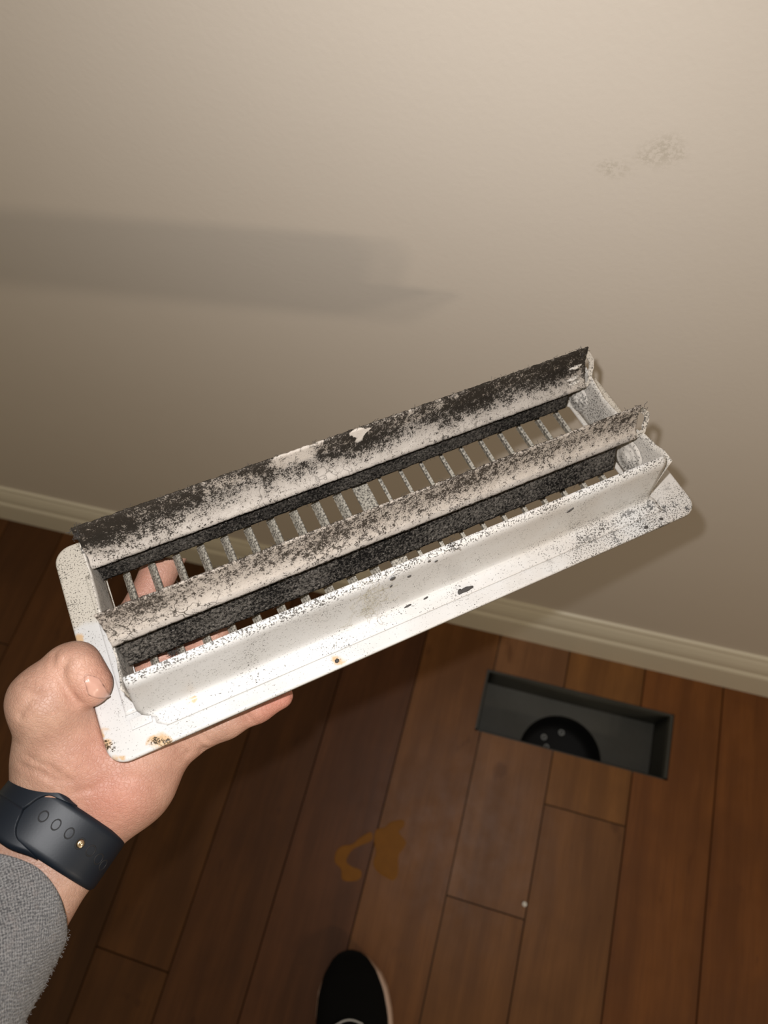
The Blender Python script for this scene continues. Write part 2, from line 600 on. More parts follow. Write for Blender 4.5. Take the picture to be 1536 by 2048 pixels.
for (z, r) in ((zb - .0002, pr), (zb - .02, pr * .985), (-0.140, pr * .98), (-0.148, pr * .8), (-0.150, 0.001)):
    for k in range(n):
        th = 2 * math.pi * k / n
        vs.append((pc[0] + r * math.cos(th), pc[1] + r * math.sin(th), z))
for i in range(4):
    for k in range(n):
        k2 = (k + 1) % n
        fs.append((i * n + k, i * n + k2, (i + 1) * n + k2, (i + 1) * n + k))
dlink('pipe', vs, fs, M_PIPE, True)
# folded rim lying on the cut edge of the planks
for nm, (a0, a1, b0, b1) in (('rim_strip', (HOLE[0] + .0004, HOLE[1] - .0004, hy1, HOLE[3] - .0004)), ('rim_strip', (hx1, HOLE[1] - .0004, HOLE[2] + .0004, hy1)),
                             ('rim_strip', (HOLE[0] + .0004, HOLE[1] - .0004, HOLE[2] + .0004, hy0)),
                             ('rim_strip', (HOLE[0] + .0004, hx0, HOLE[2] + .0004, hy1))):
    me = box_mesh(nm, a0 - pc[0], a1 - pc[0], b0 - pc[1], b1 - pc[1], zt - .0012, zt)
    link(nm, me, M_DUCT, duct)

# pale bits at the bottom of the pipe
M_BIT = plain('pale_plastic', (0.62, 0.62, 0.58), 0.35)
def torus(R_, r_, n=14, m=7):
    vs, fs = [], []
    for i in range(n):
        a = 2 * math.pi * i / n
        for j in range(m):
            b = 2 * math.pi * j / m
            vs.append(((R_ + r_ * math.cos(b)) * math.cos(a), (R_ + r_ * math.cos(b)) * math.sin(a), r_ * math.sin(b)))
    for i in range(n):
        for j in range(m):
            fs.append((i * m + j, ((i + 1) % n) * m + j, ((i + 1) % n) * m + (j + 1) % m, i * m + (j + 1) % m))
    return vs, fs
for (px, py, r, lab) in ((1088, 1474, .0040, 'pale ring-shaped bit on the left inside the dark pipe'),
                         (1123, 1465, .0042, 'pale ring-shaped bit on the right inside the dark pipe'),
                         (1093, 1493, .0034, 'faint ring-shaped bit nearest the front edge inside the dark pipe')):
    p = on_floor(px, py, -0.1465)
    o = link('plastic_ring', mesh('plastic_ring', *torus(r, r * 0.34)), M_BIT, None, True)
    o.location = (p[0], p[1], -0.1485 + r * 0.34)
    dxy = math.hypot(p[0] - pc[0], p[1] - pc[1])
    if dxy > pr * .8: o.location.z = -0.148 + (dxy - pr * .8) * 0.63 + r * .5
    tag(o, lab, 'ring', 'pale bits in the duct pipe')

# ------------------------------------------------------------------ register, back side up
MR = Matrix.Identity(4)
Rw = CAM_R.T @ REG_R
Tw = cam2w(REG_T)
for i in range(3):
    for j in range(3): MR[i][j] = Rw[i, j]
    MR[i][3] = Tw[i]
reg = empty('floor_register', MR)
tag(reg, 'dirty white metal floor register held up with its dusty back showing', 'register')

M_EN = mat_enamel('white_enamel', 0.018)
M_EN2 = mat_enamel('white_enamel_wall', 0.028)
M_INN = mat_inner('dusty_inner_paint')
M_LOUV = mat_louver('dusty_louver_paint')

OPEN = (0.0220, 0.3068)
ROWS = ((0.0245, 0.0463), (0.0497, 0.0690), (0.0724, 0.0937))


def rrect(x0, x1, y0, y1, r, n=8):
    pts = []
    for cx_, cy_, a0 in ((x1 - r, y0 + r, -90), (x1 - r, y1 - r, 0), (x0 + r, y1 - r, 90), (x0 + r, y0 + r, 180)):
        for k in range(n + 1):
            a = math.radians(a0 + 90 * k / n)
            pts.append((cx_ + r * math.cos(a), cy_ + r * math.sin(a)))
    return pts


def ring_loft(name, loops, mat, smooth=True, parent=None):
    n_ = len(loops[0])
    vs = [p for lp in loops for p in lp]
    fs = []
    for i in range(len(loops) - 1):
        for k in range(n_):
            k2 = (k + 1) % n_
            fs.append((i * n_ + k, i * n_ + k2, (i + 1) * n_ + k2, (i + 1) * n_ + k))
    return link(name, fix_normals(mesh(name, vs, fs)), mat, parent or reg, smooth)


# flange: rounded plate, edge turned down, open in the middle
def plate_loops():
    L = []
    inner = lambda z, e=0: [(x, y, z) for x, y in rrect(OPEN[0] - e, OPEN[1] + e, ROWS[0][0] - e, ROWS[2][1] + e, 0.0015)]
    outer = lambda e, z, r: [(x, y, z) for x, y in rrect(e, RL - e, e, RW - e, r)]
    L.append(inner(-0.0012)); L.append(inner(-0.0002)); L.append(inner(0.0, 0.0002))
    L.append(outer(0.012, 0.0, 0.0075)); L.append(outer(0.0020, 0.0, 0.0088)); L.append(outer(0.0012, 0.0, 0.0090)); L.append(outer(0.0006, -0.0002, 0.0092))
    L.append(outer(0.0001, -0.0009, 0.0094)); L.append(outer(0.0, -0.0022, 0.0095)); L.append(outer(0.0008, -0.0022, 0.0088))
    L.append(outer(0.0014, -0.0018, 0.0086)); L.append(outer(0.0035, -0.0012, 0.0085)); L.append(inner(-0.0012))
    return L


ring_loft('faceplate', plate_loops(), M_EN)
for a, b in ((ROWS[0][1], ROWS[1][0]), (ROWS[1][1], ROWS[2][0])):
    link('cross_rail', box_mesh('cross_rail', OPEN[0] - .001, OPEN[1] + .001, a, b, -0.0013, -0.0001, 0.0003), M_LOUV, reg)

# louvers of the grille: leaning left in the left half, right in the right half, a flat one in the middle
def louver_mesh(prof, th=0.0009):
    va, vb = ROWS[0][0] - .0008, ROWS[2][1] + .0008
    ns = 24
    up_, vs, fs = [], [], []
    P = [Vector(p) for p in prof]
    ring = []
    for i, p in enumerate(P):
        t_ = (P[min(i + 1, len(P) - 1)] - P[max(i - 1, 0)]).normalized()
        ring.append((p, Vector((-t_.y, t_.x))))
    sec = [p + nn * th / 2 for p, nn in ring] + [p - nn * th / 2 for p, nn in reversed(ring)]
    k = len(sec)
    for j in range(ns + 1):
        y = va + (vb - va) * j / ns
        for i, q in enumerate(sec):
            jit = 0.00016 * mn.noise(Vector((q.x * 900, y * 700, q.y * 900)))
            vs.append((q.x + jit, y, q.y + jit))
    for j in range(ns):
        for i in range(k):
            i2 = (i + 1) % k
            fs.append((j * k + i, j * k + i2, (j + 1) * k + i2, (j + 1) * k + i))
    fs += [tuple(range(k)), tuple(ns * k + i for i in range(k - 1, -1, -1))]
    return fix_normals(mesh('louver', vs, fs))


lv_left = louver_mesh([(0.0019, -0.0004), (0.0010, -0.0008), (-0.0004, -0.0025), (-0.0018, -0.0058)], 0.0011)
lv_right = louver_mesh([(-0.0009, -0.0004), (-0.0005, -0.0012), (0.0000, -0.0030), (0.0006, -0.0062)], 0.0019)
lv_mid = louver_mesh([(-0.0046, -0.0003), (-0.0015, -0.0006), (0.0015, -0.0006), (0.0046, -0.0003)], 0.0009)
for m_ in (lv_left, lv_right, lv_mid): m_.materials.append(M_LOUV)
for k in range(21):
    u_ = 0.0316 + 0.01330 * k
    me = lv_left if k < 10 else (lv_mid if k == 10 else lv_right)
    o = bpy.data.objects.new('louver', me)
    COL.objects.link(o); o.parent = reg; o.location = (u_, 0, 0)
    if k == 10: o['label'] = 'wide flat middle bar of the grille'


def strip_solid(name, rows, th_dir, th, mat, smooth=True, rough=0.0, seed=0.0, mat_rows=None):
    """rows: list of rows of 3-D points (same length); thickened along th_dir(point index) into a solid sheet"""
    nr, nc = len(rows), len(rows[0])
    A = np.array(rows, float)
    du = np.gradient(A, axis=0); dv = np.gradient(A, axis=1)
    N = np.cross(du, dv); N /= np.linalg.norm(N, axis=2, keepdims=True) + 1e-12
    N *= th_dir
    if rough:
        for i in range(nr):
            for j in range(nc):
                p = A[i, j]
                d = mn.fractal(Vector((p[0] * 260 + seed, p[1] * 260, p[2] * 260)), 0.7, 2.1, 5)
                A[i, j] = p - N[i, j] * rough * d
    Bk = A + N * th
    vs = list(A.reshape(-1, 3)) + list(Bk.reshape(-1, 3))
    K = nr * nc
    fs, mi = [], []
    idx = lambda i, j: i * nc + j
    for i in range(nr - 1):
        for j in range(nc - 1):
            q = (idx(i, j), idx(i + 1, j), idx(i + 1, j + 1), idx(i, j + 1))
            fs.append(q); mi.append(mat_rows(j) if mat_rows else 0)
            fs.append(tuple(K + k for k in q[::-1])); mi.append(mat_rows(j) if mat_rows else 0)
    for i in range(nr - 1):
        for j in (0, nc - 1):
            a, b = idx(i, j), idx(i + 1, j)
            fs.append((a, b, K + b, K + a)); mi.append(mat_rows(min(j, nc - 2)) if mat_rows else 0)
    for j in range(nc - 1):
        for i in (0, nr - 1):
            a, b = idx(i, j), idx(i, j + 1)
            fs.append((a, b, K + b, K + a)); mi.append(mat_rows(j) if mat_rows else 0)
    me = fix_normals(mesh(name, vs, fs))
    o = link(name, me, mat, reg, smooth)
    me.polygons.foreach_set('material_index', mi)
    return o


def interp(pairs, x):
    for (a, fa), (b, fb) in zip(pairs, pairs[1:]):
        if x <= b:
            k = 0 if b == a else max(0.0, (x - a) / (b - a))
            return fa + (fb - fa) * k
    return pairs[-1][1]


# near collar wall: foot strip on the flange, upright, rolled lip
near = [(0.0078, 0.0007), (0.0082, 0.0011), (0.0110, 0.0011), (0.0140, 0.0012), (0.0158, 0.0018), (0.0167, 0.0034), (0.0171, 0.0065), (0.0171, 0.012), (0.0171, 0.018),
        (0.0171, 0.024), (0.0171, 0.030), (0.0171, 0.0355), (0.0174, 0.0390), (0.0182, 0.0412), (0.0195, 0.0426), (0.0209, 0.0432)]
lw = [(0, 0.0285), (0.0017, 0.0285), (0.0018, 0.0215), (0.003, 0.0196), (0.012, 0.0192), (0.033, 0.0219), (0.038, 0.0226), (0.0432, 0.0229)]
rw = [(0, 0.3140), (0.0018, 0.3135), (0.005, 0.3095), (0.009, 0.3080), (0.0185, 0.3074), (0.029, 0.3060), (0.040, 0.3052), (0.0432, 0.3052)]
rows = []
NU = 120
for i in range(NU + 1):
    r_ = []
    for v_, w_ in near:
        a, b = interp(lw, w_), interp(rw, w_)
        if v_ < 0.0145: a, b = (0.0285 if v_ < .0085 else 0.0245), 0.3140
        r_.append((a + (b - a) * i / NU, v_, w_))
    rows.append(r_)
strip_solid('collar_side', rows, 1, -0.0008, M_EN2)

# far collar wall, mostly hidden behind the far blade
far = [(0.1010, 0.0010), (0.1010, 0.012), (0.1010, 0.024), (0.1010, 0.036), (0.1000, 0.0375)]
rows = [[(0.0215 + (0.3060 - 0.0215) * i / 40, v_, w_) for v_, w_ in far] for i in range(41)]
strip_solid('collar_side', rows, 1, 0.0008, M_INN)
rows = [[(0.0245 + (0.3140 - 0.0245) * i / 20, v_, w_) for v_, w_ in ((0.1015, 0.0012), (0.106, 0.0010), (0.1105, 0.0008))] for i in range(21)]
strip_solid('foot_strip', rows, 1, 0.0006, M_EN)

# end walls: sheet with a wavy rim
def end_wall(u_, hts, lean):
    rows = []
    n_ = 44
    for i in range(n_ + 1):
        v_ = 0.0178 + (0.1003 - 0.0178) * i / n_
        h_ = interp(hts, v_) + 0.0005 * mn.noise(Vector((v_ * 300, u_ * 50, 3)))
        rows.append([(u_ + lean * (w_ / 0.04) + 0.0004 * mn.noise(Vector((v_ * 120, w_ * 150, u_ * 9))), v_, w_) for w_ in [h_ * q / 8 + 0.0001 for q in range(9)]])
    return strip_solid('collar_end', rows, 1, 0.0008, M_INN)


end_wall(0.0208, [(0.0178, 0.0395), (0.026, 0.0335), (0.036, 0.030), (0.043, 0.031), (0.050, 0.0365), (0.0575, 0.0385), (0.066, 0.0360), (0.080, 0.0330), (0.088, 0.0345), (0.0945, 0.036), (0.1003, 0.033)], -0.0006)
end_wall(0.3090, [(0.0178, 0.0395), (0.0245, 0.0395), (0.031, 0.0370), (0.0405, 0.0350), (0.055, 0.0290), (0.0737, 0.0270), (0.0804, 0.0280), (0.092, 0.0305), (0.1003, 0.033)], 0.0)
# foot strips of the ends
for ua, ub in ((0.0125, 0.0206), (0.3096, 0.3170)):
    rows = [[(ua + (ub - ua) * i / 8, 0.020 + 0.078 * j / 30, 0.0009 + 0.0002 * mn.noise(Vector((i, j, ua * 50)))) for j in range(31)] for i in range(9)]
    strip_solid('foot_strip', rows, 1, -0.0006, M_EN)
link('end_flap', box_mesh('end_flap', 0.0135, 0.0232, 0.0122, 0.0172, 0.0006, 0.0016, 0.0003), M_EN, reg)

# stamped pivot bosses inside the right end, pins of the blades
def boss(v_, w_, R_):
    prof = [(0.0, R_), (0.0012, R_ * 0.97), (0.0016, R_ * 0.85), (0.0010, R_ * 0.72), (0.0016, R_ * 0.62), (0.0024, R_ * 0.55), (0.0018, R_ * 0.42), (0.0030, R_ * 0.33), (0.0036, R_ * 0.18), (0.0036, 0.0001)]
    n_ = 28
    vs, fs = [], []
    for d, r in prof:
        for k in range(n_):
            a = 2 * math.pi * k / n_
            vs.append((0.3086 - d, v_ + r * math.cos(a), w_ + r * math.sin(a)))
    for i in range(len(prof) - 1):
        for k in range(n_):
            k2 = (k + 1) % n_
            fs.append((i * n_ + k, i * n_ + k2, (i + 1) * n_ + k2, (i + 1) * n_ + k))
    link('pivot_boss', fix_normals(mesh('pivot_boss', vs, fs)), M_INN, reg, True)


boss(0.0405, 0.0140, 0.0108)
boss(0.0905, 0.0095, 0.0088)

# damper blades
B1 = [(0.0953, 0.0506), (0.0946, 0.0470), (0.0939, 0.0432), (0.0930, 0.0395), (0.0919, 0.0360), (0.0905, 0.0330), (0.0890, 0.0306), (0.0875, 0.0289), (0.0863, 0.0277), (0.0858, 0.0267),
      (0.0866, 0.0261), (0.0890, 0.0264), (0.0908, 0.0255), (0.0914, 0.0235), (0.0911, 0.0205), (0.0904, 0.0170), (0.0896, 0.0135), (0.0889, 0.0105), (0.0885, 0.0082)]
B2 = [(0.0474, 0.0548), (0.0469, 0.0515), (0.0463, 0.0482), (0.0456, 0.0450), (0.0447, 0.0421), (0.0436, 0.0397), (0.0424, 0.0379), (0.0413, 0.0366), (0.0406, 0.0356), (0.0403, 0.0347),
      (0.0412, 0.0341), (0.0436, 0.0345), (0.0454, 0.0335), (0.0459, 0.0310), (0.0453, 0.0270), (0.0438, 0.0222), (0.0420, 0.0170), (0.0403, 0.0125), (0.0392, 0.0098)]
bare1 = [(722, 869, .0046, 1.3, .0928), (735, 860, .0032, 1.3, .0938), (608, 912, .009, .45), (575, 925, .008, .4), (500, 975, .008, .3), (890, 815, .006, .35), (925, 800, .006, .4), (640, 890, .006, .4), (500, 1010, .005, .5), (430, 990, .008, .2), (300, 1040, .008, .2)]
M_B1 = mat_blade('blade_dirt_heavy', (0.34, 0.54, 1.3), 0.0268, 0.0506, bare1, 0.0905, 1.7, dark=(0.0085, 0.0065, 0.0045), light=(0.54, 0.485, 0.425), cracks=0.5, film=(0.13, 0.100, 0.072, 0.75))
M_B2 = mat_blade('blade_dirt_light', (0.38, 0.26, 0.9), 0.0349, 0.0548, (), 0.044, 4.2, dark=(0.020, 0.015, 0.011), light=(0.50, 0.45, 0.395), cracks=0.9, film=(0.27, 0.225, 0.185, 0.95))
M_F1 = mat_felt('dust_felt_dark', 0.58)
M_F2 = mat_felt('dust_felt_grey', 0.95)


def subdiv(P, k=2):
    out = []
    for i in range(len(P) - 1):
        for j in range(k):
            t_ = j / k
            out.append((P[i][0] * (1 - t_) + P[i + 1][0] * t_, P[i][1] * (1 - t_) + P[i + 1][1] * t_))
    out.append(P[-1])
    return out


def blade(P, mats, seed, ua=0.0212, ub=0.3040):
    P2 = subdiv(P, 2)
    rows = []
    n_ = 420
    for i in range(n_ + 1):
        r_ = []
        for j, (v_, w_) in enumerate(P2):
            low = max(0.0, (P[9][1] - w_) / (P[9][1] - P[-1][1]))
            a = ua + 0.0006 * low + 0.0007 * mn.noise(Vector((w_ * 400 + seed, 1.3, 0)))
            b = ub - 0.0060 * min(1, low * 3) + 0.0006 * mn.noise(Vector((w_ * 500 + seed, 7.3, 0)))
            u_ = a + (b - a) * i / n_
            e = 0.0
            if j < 2: e = 0.0006 * mn.fractal(Vector((u_ * 240 + seed, 2, 0)), 0.8, 2, 4) * (1 - j / 2)
            if j > len(P2) - 4: e = -0.0011 * max(0, mn.fractal(Vector((u_ * 150 + seed, 5, 0)), 0.8, 2, 4)) * (j - len(P2) + 4) / 3
            r_.append((u_, v_, w_ + e))
        rows.append(r_)
    o = strip_solid('damper_blade', rows, -1, 0.0007, mats, True, 0.00022, seed, lambda j: 0 if j < 20 else 1)
    return o


b1 = blade(B1, [M_B1, M_F1], 11.0)
b2 = blade(B2, [M_B2, M_F2], 37.0)
b1['label'] = 'far damper blade caked with black dust and bare patches'
b2['label'] = 'near damper blade with thin grey dust and fine cracks'


# linkage eyes: loop of sheet at the right end of each blade
def eye(P, bl, ua, ub):
    def pt(u_, s):                          # s = 0 top .. 1 fold
        k = s * 9; i = min(int(k), 8); t_ = k - i
        return (u_, P[i][0] * (1 - t_) + P[i + 1][0] * t_ + 0.0008, P[i][1] * (1 - t_) + P[i + 1][1] * t_)
    path = [(ua, 0.10), (ua + (ub - ua) * .55, 0.22), (ub, 0.36), (ub + .0004, 0.50), (ua + (ub - ua) * .85, 0.68), (ua + (ub - ua) * .80, 0.85), (ua + (ub - ua) * .35, 0.97), (ua - .001, 0.95)]
    vs, fs = [], []
    for k, (u_, s) in enumerate(path):
        a = Vector(path[max(k - 1, 0)]); b = Vector(path[min(k + 1, len(path) - 1)])
        ca = Vector(pt(u_, s))
        d = (Vector(pt(b.x, b.y)) - Vector(pt(a.x, a.y))).normalized()
        nn = d.cross(Vector((0, -0.93, 0.36))).normalized()
        wd = 0.0030
        for sx, sn in ((-1, -1), (1, -1), (1, 1), (-1, 1)):
            vs.append(ca + nn * wd * sx * .5 + Vector((0, -0.93, 0.36)) * 0.0004 * sn)
    for k in range(len(path) - 1):
        for q in range(4):
            q2 = (q + 1) % 4
            fs.append((k * 4 + q, k * 4 + q2, k * 4 + 4 + q2, k * 4 + 4 + q))
    fs += [(0, 1, 2, 3), tuple(len(vs) - 4 + q for q in (3, 2, 1, 0))]
    link('linkage_eye', fix_normals(mesh('linkage_eye', vs, fs)), M_INN, bl)


eye(B1, b1, 0.3030, 0.3095)
eye(B2, b2, 0.3030, 0.3115)

# stamped ribs beside the far blade's eye
for k, (uu, s) in enumerate(((0.2975, .42), (0.2962, .58), (0.2975, .72))):
    i = int(s * 9)
    v_, w_ = B1[i]
    pts = [(uu - .0042 + .0085 * q / 8, v_ - .0004 - .0006 * math.sin(math.pi * q / 8), w_ + .0008 * q / 8) for q in range(9)]
    vs, fs = tube(pts, [.0003 + .0009 * math.sin(math.pi * q / 8) for q in range(9)], 8)
    link('stamped_rib', mesh('stamped_rib', vs, fs), M_INN, b1, True)

# loose dirt: flakes, hair tuft, fringes of fluff along the blade edges
M_FLAKE = plain('dark_flake', (0.045, 0.04, 0.036), 0.85)
def flake(px, py, ln, wd, ang, ax=2, val=0.0013):
    p = on(px, py, ax, val)
    bm = bmesh.new()
    bmesh.ops.create_icosphere(bm, subdivisions=2, radius=1)
    for v in bm.verts:
        k = 1 + 0.35 * mn.noise(v.co * 1.8 + Vector((px, py, 0)))
        v.co = Vector((v.co.x * ln * k, v.co.y * wd * k, v.co.z * wd * 0.5))
    me = bpy.data.meshes.new('dirt_flake')
    bm.to_mesh(me); bm.free()
    o = link('dirt_flake', me, M_FLAKE, reg, True)
    q = list(p)
    if ax == 2: q[2] += wd * 0.3
    else: q[1] -= wd * 0.3
    o.location = q
    o.rotation_euler = (0 if ax == 2 else math.pi / 2, 0, ang)
    if ax == 1: o.rotation_euler = (math.pi / 2, -ang, 0)


for a in ((931, 1180, .0046, .0013, .03), (920, 1184, .0016, .0013, .6), (816, 1212, .0024, .0006, .1), (852, 1196, .0016, .0006, .2), (985, 1134, .0022, .0007, .2), (674, 1322, .0012, .0010, .4),
          (1292, 1055, .0014, .0008, .2), (1322, 1038, .0012, .0008, .0)):
    flake(*a)
for a in ((1140, 1020, .0022, .0008, .7), (785, 1156, .0016, .0011, .4), (818, 1152, .0011, .0008, .2), (782, 1172, .0012, .0006, 1.2), (858, 1122, .0008, .0006, .1), (872, 1122, .0009, .0006, .5)):
    flake(*a, ax=1, val=0.0171)


def strands(name, gens, mat):
    vs, fs = [], []
    for pts, r in gens:
        a, b = tube(pts, r, 4, False)
        k = len(vs)
        vs += a; fs += [tuple(x + k for x in q) for q in b]
    o = link(name, mesh(name, vs, fs), mat, reg)
    o['kind'] = 'stuff'
    return o


def walk(p, n_, step_, d0, wob=0.9):
    p = Vector(p); d = Vector(d0).normalized()
    out = [p.copy()]
    for _ in range(n_):
        d = (d + Vector(rng.normal(0, wob, 3)) * 0.5).normalized()
        p = p + d * step_
        out.append(p.copy())
    return out


M_HAIR = plain('grey_lint', (0.30, 0.27, 0.20), 0.9)
M_FLUFF = plain('black_lint', (0.035, 0.03, 0.026), 0.95)
gens = []
for k in range(46):
    px, py = 745 + rng.normal(0, 17), 1195 + rng.normal(0, 20)
    p = on(px, py, 1, 0.0164 - abs(rng.normal(0, .0006)))
    pts = walk(p, 14, 0.0009, rng.normal(0, 1, 3) * (1, .1, 1), 1.1)
    for q in pts: q.y = min(q.y, 0.0166); q.z = max(q.z, 0.0022)
    gens.append((pts, 0.00006))
strands('lint_tuft', gens, M_HAIR)
gens = []
for P, w0, seed in ((B1, 0, 1), (B2, 0, 2), (B1, -1, 3), (B2, -1, 4), (B1, 9, 5), (B2, 9, 6)):
    for k in range(95):
        u_ = rng.uniform(0.022, 0.300)
        v_, w_ = P[w0]
        d = (rng.normal(0, 1), rng.normal(-0.3, .6), 0.5 if w0 == 0 else -0.6)
        ln = abs(rng.normal(0, 1))
        gens.append((walk((u_, v_ + rng.normal(0, .0003), w_ + rng.normal(0, .0004)), 5, 0.00025 + 0.0002 * ln, d, .9), 0.00008))
for px, py, ax, val, n_ in ((152, 1064, 1, 0.0953, 60), (1166, 704, 1, 0.0953, 25), (1276, 818, 1, 0.0474, 14), (345, 1303, 2, 0.001, 45), (1125, 975, 2, 0.0015, 25), (905, 1092, 1, .019, 20)):
    p = on(px, py, ax, val)
    for k in range(n_):
        gens.append((walk(Vector(p) + Vector(rng.normal(0, .0012, 3)), 6, 0.0006, rng.normal(0, 1, 3), 1.0), 0.00012))
strands('dust_fringe', gens, M_FLUFF)

# ------------------------------------------------------------------ hand
# joints in camera axes: thumb over the flange, fingers under the grille, wrist towards the lower left
def cone_sdf(P, a, b, ra, rb):
    """signed distance to a round cone (vectorised, simple form)"""
    ab = b - a
    t_ = np.clip(((P - a) @ ab) / (ab @ ab), 0, 1)
    return np.linalg.norm(P - (a + t_[:, None] * ab), axis=1) - (ra + (rb - ra) * t_)


def smin(a, b, k):
    h_ = np.clip(0.5 + 0.5 * (b - a) / k, 0, 1)
    return b * (1 - h_) + a * h_ - k * h_ * (1 - h_)


WR = at(147, 1700, .306); WLf = at(68, 1652, .306)
AR = at(-40, 1990, .274); AL = at(-112, 1945, .274)
WR2 = at(190, 1640, .3135); WL2 = at(116, 1592, .3165)
CMC = at(128, 1526, .3125); TMC = at(94, 1402, .300)
TIP_J = np.array(onc(153, 1331, 0.0165)); TTIP = np.array(onc(178, 1368, 0.0118))
HYP = at(258, 1562, .3205)
PM = at(348, 1480, .327)
wf = -0.0165
IM, MM, RM = np.array(onc(196, 1405, -.022)), np.array(onc(245, 1430, -.022)), np.array(onc(298, 1458, -.021))
HEEL = at(198, 1566, .3190)
bones = [  # a, b, ra, rb, blend
    (AR, WR, .0175, .0152, .008), (AL, WLf, .0175, .0152, .008), ((AR + AL) / 2, (WR + WLf) / 2, .0185, .0165, .008), (WR, WR2, .0152, .0152, .008), (WLf, WL2, .0152, .0152, .008), ((WR + WLf) / 2, (WR2 + WL2) / 2, .0165, .0162, .008),
    (WR2, HYP, .0150, .0185, .010), (WL2, CMC, .0150, .0185, .010), ((WR2 + WL2) / 2, HEEL, .0160, .0165, .010), (HEEL, (HYP + CMC) / 2, .0165, .015, .012),
    (HYP, PM, .0188, .0128, .012), (CMC, TMC, .0188, .0165, .012),
    (HEEL, IM, .017, .0125, .012), (HEEL, MM, .017, .013, .012), (HEEL, RM, .017, .013, .012), (CMC, IM, .017, .012, .014), (HYP, RM, .018, .013, .012),
    (at(150, 1490, .311), at(215, 1500, .318), .0150, .0130, .014),
]
fing = [
    (TMC, np.array(onc(132, 1342, 0.0130)), .0160, .0118, .007), (TIP_J, TTIP, .0112, .0105, .003),
    (PM, at(452, 1441, .3305), .0118, .0086, .006), (at(452, 1441, .3305), at(515, 1412, .3355), .0086, .0078, .002), (at(515, 1412, .3355), at(561, 1392, .3395), .0079, .0066, .002),
    (IM, np.array(onc(262, 1250, wf - .002)), .0118, .0098, .006), (np.array(onc(262, 1250, wf - .002)), np.array(onc(316, 1148, wf)), .0097, .0090, .002), (np.array(onc(316, 1148, wf)), np.array(onc(347, 1106, wf)), .0090, .0080, .002),
    (MM, np.array(onc(318, 1322, wf)), .0118, .0098, .006), (np.array(onc(318, 1322, wf)), np.array(onc(365, 1265, wf)), .0097, .0090, .002), (np.array(onc(365, 1265, wf)), np.array(onc(388, 1232, wf)), .0090, .0082, .002),
    (RM, np.array(onc(382, 1330, wf)), .0115, .0092, .006), (np.array(onc(382, 1330, wf)), np.array(onc(425, 1268, wf)), .0091, .0086, .002), (np.array(onc(425, 1268, wf)), np.array(onc(440, 1242, wf)), .0086, .0078, .002),
]
creases = [  # pixel polylines along the folds of the skin, radius, depth
    ([(372, 1470), (392, 1486), (408, 1503), (418, 1519)], .0014, .0011), ([(398, 1468), (421, 1486)], .0006, .0003), ([(488, 1424), (506, 1446)], .0009, .0006),
    ([(350, 1487), (375, 1510), (396, 1536)], .0008, .0006), ([(134, 1318), (122, 1342), (128, 1371), (141, 1391), (158, 1408)], .0012, .0010),
    ([(42, 1362), (69, 1375), (101, 1374)], .0006, .0003), ([(62, 1366), (84, 1390)], .0005, .0003), ([(108, 1306), (104, 1330), (112, 1352)], .0006, .0003),
    ([(38, 1529), (81, 1545), (121, 1567)], .0007, .0004), ([(60, 1403), (38, 1434)], .0005, .0003), ([(52, 1515), (98, 1535), (140, 1562)], .0005, .0003),
    ([(250, 1552), (290, 1560), (320, 1580)], .0005, .0002), ([(215, 1560), (180, 1580), (150, 1585)], .0005, .0002),
]
vox = 0.00115
lo = np.array([-0.245, 0.025, 0.274]); hi = np.array([-0.045, 0.245, 0.405])
dims = np.ceil((hi - lo) / vox).astype(int)
gx, gy, gz = [lo[i] + vox * np.arange(dims[i]) for i in range(3)]
G = np.stack(np.meshgrid(gx, gy, gz, indexing='ij'), -1).reshape(-1, 3)
D = None
for a, b, ra, rb, k in bones:
    d = cone_sdf(G, a, b, ra, rb)
    D = d if D is None else smin(D, d, k)
Fg = {}
groups = [fing[0:2], fing[2:5], fing[5:8], fing[8:11], fing[11:14]]
for g in groups:
    e = None
    for a, b, ra, rb, k in g:
        d = cone_sdf(G, a, b, ra, rb)
        e = d if e is None else smin(e, d, .004)
    D = smin(D, e, 0.0055)
# fold lines of the skin
def cast(px, py, D):
    """front surface of the hand along a pixel ray"""
    z = np.arange(0.290, 0.375, 0.0002)
    P = ray(px, py)[None] * z[:, None]
    q = np.clip(((P - lo) / vox).round().astype(int), 0, dims - 1)
    ins = D[tuple(q.T)] < 0
    k = int(np.argmax(ins)) if ins.any() else len(z) // 2
    return P[k]


D3 = D.reshape(dims).copy()
for pl, r, dep in creases:
    q = [cast(px, py, D3) for px, py in pl]
    q = [p * (1 - (r - dep) / np.linalg.norm(p)) for p in q]
    bl = np.min(q, 0) - 0.006; bh = np.max(q, 0) + 0.006
    sel = np.where(((G > bl) & (G < bh)).all(1))[0]
    for a, b in zip(q, q[1:]):
        d = cone_sdf(G[sel], a, b, r, r)
        D[sel] = -smin(-D[sel], d, 0.0022)
# the pad of the thumb and the palm give way where the flange presses
loc = (G - REG_T) @ REG_R
inside = (np.maximum(np.maximum(-loc[:, 0], loc[:, 0] - RL), np.maximum(-loc[:, 1], loc[:, 1] - RW)))
slab = np.maximum(inside, np.abs(loc[:, 2] + 0.0017) - 0.0030)
D = -smin(-D, slab, 0.0012)
D = D.reshape(dims)


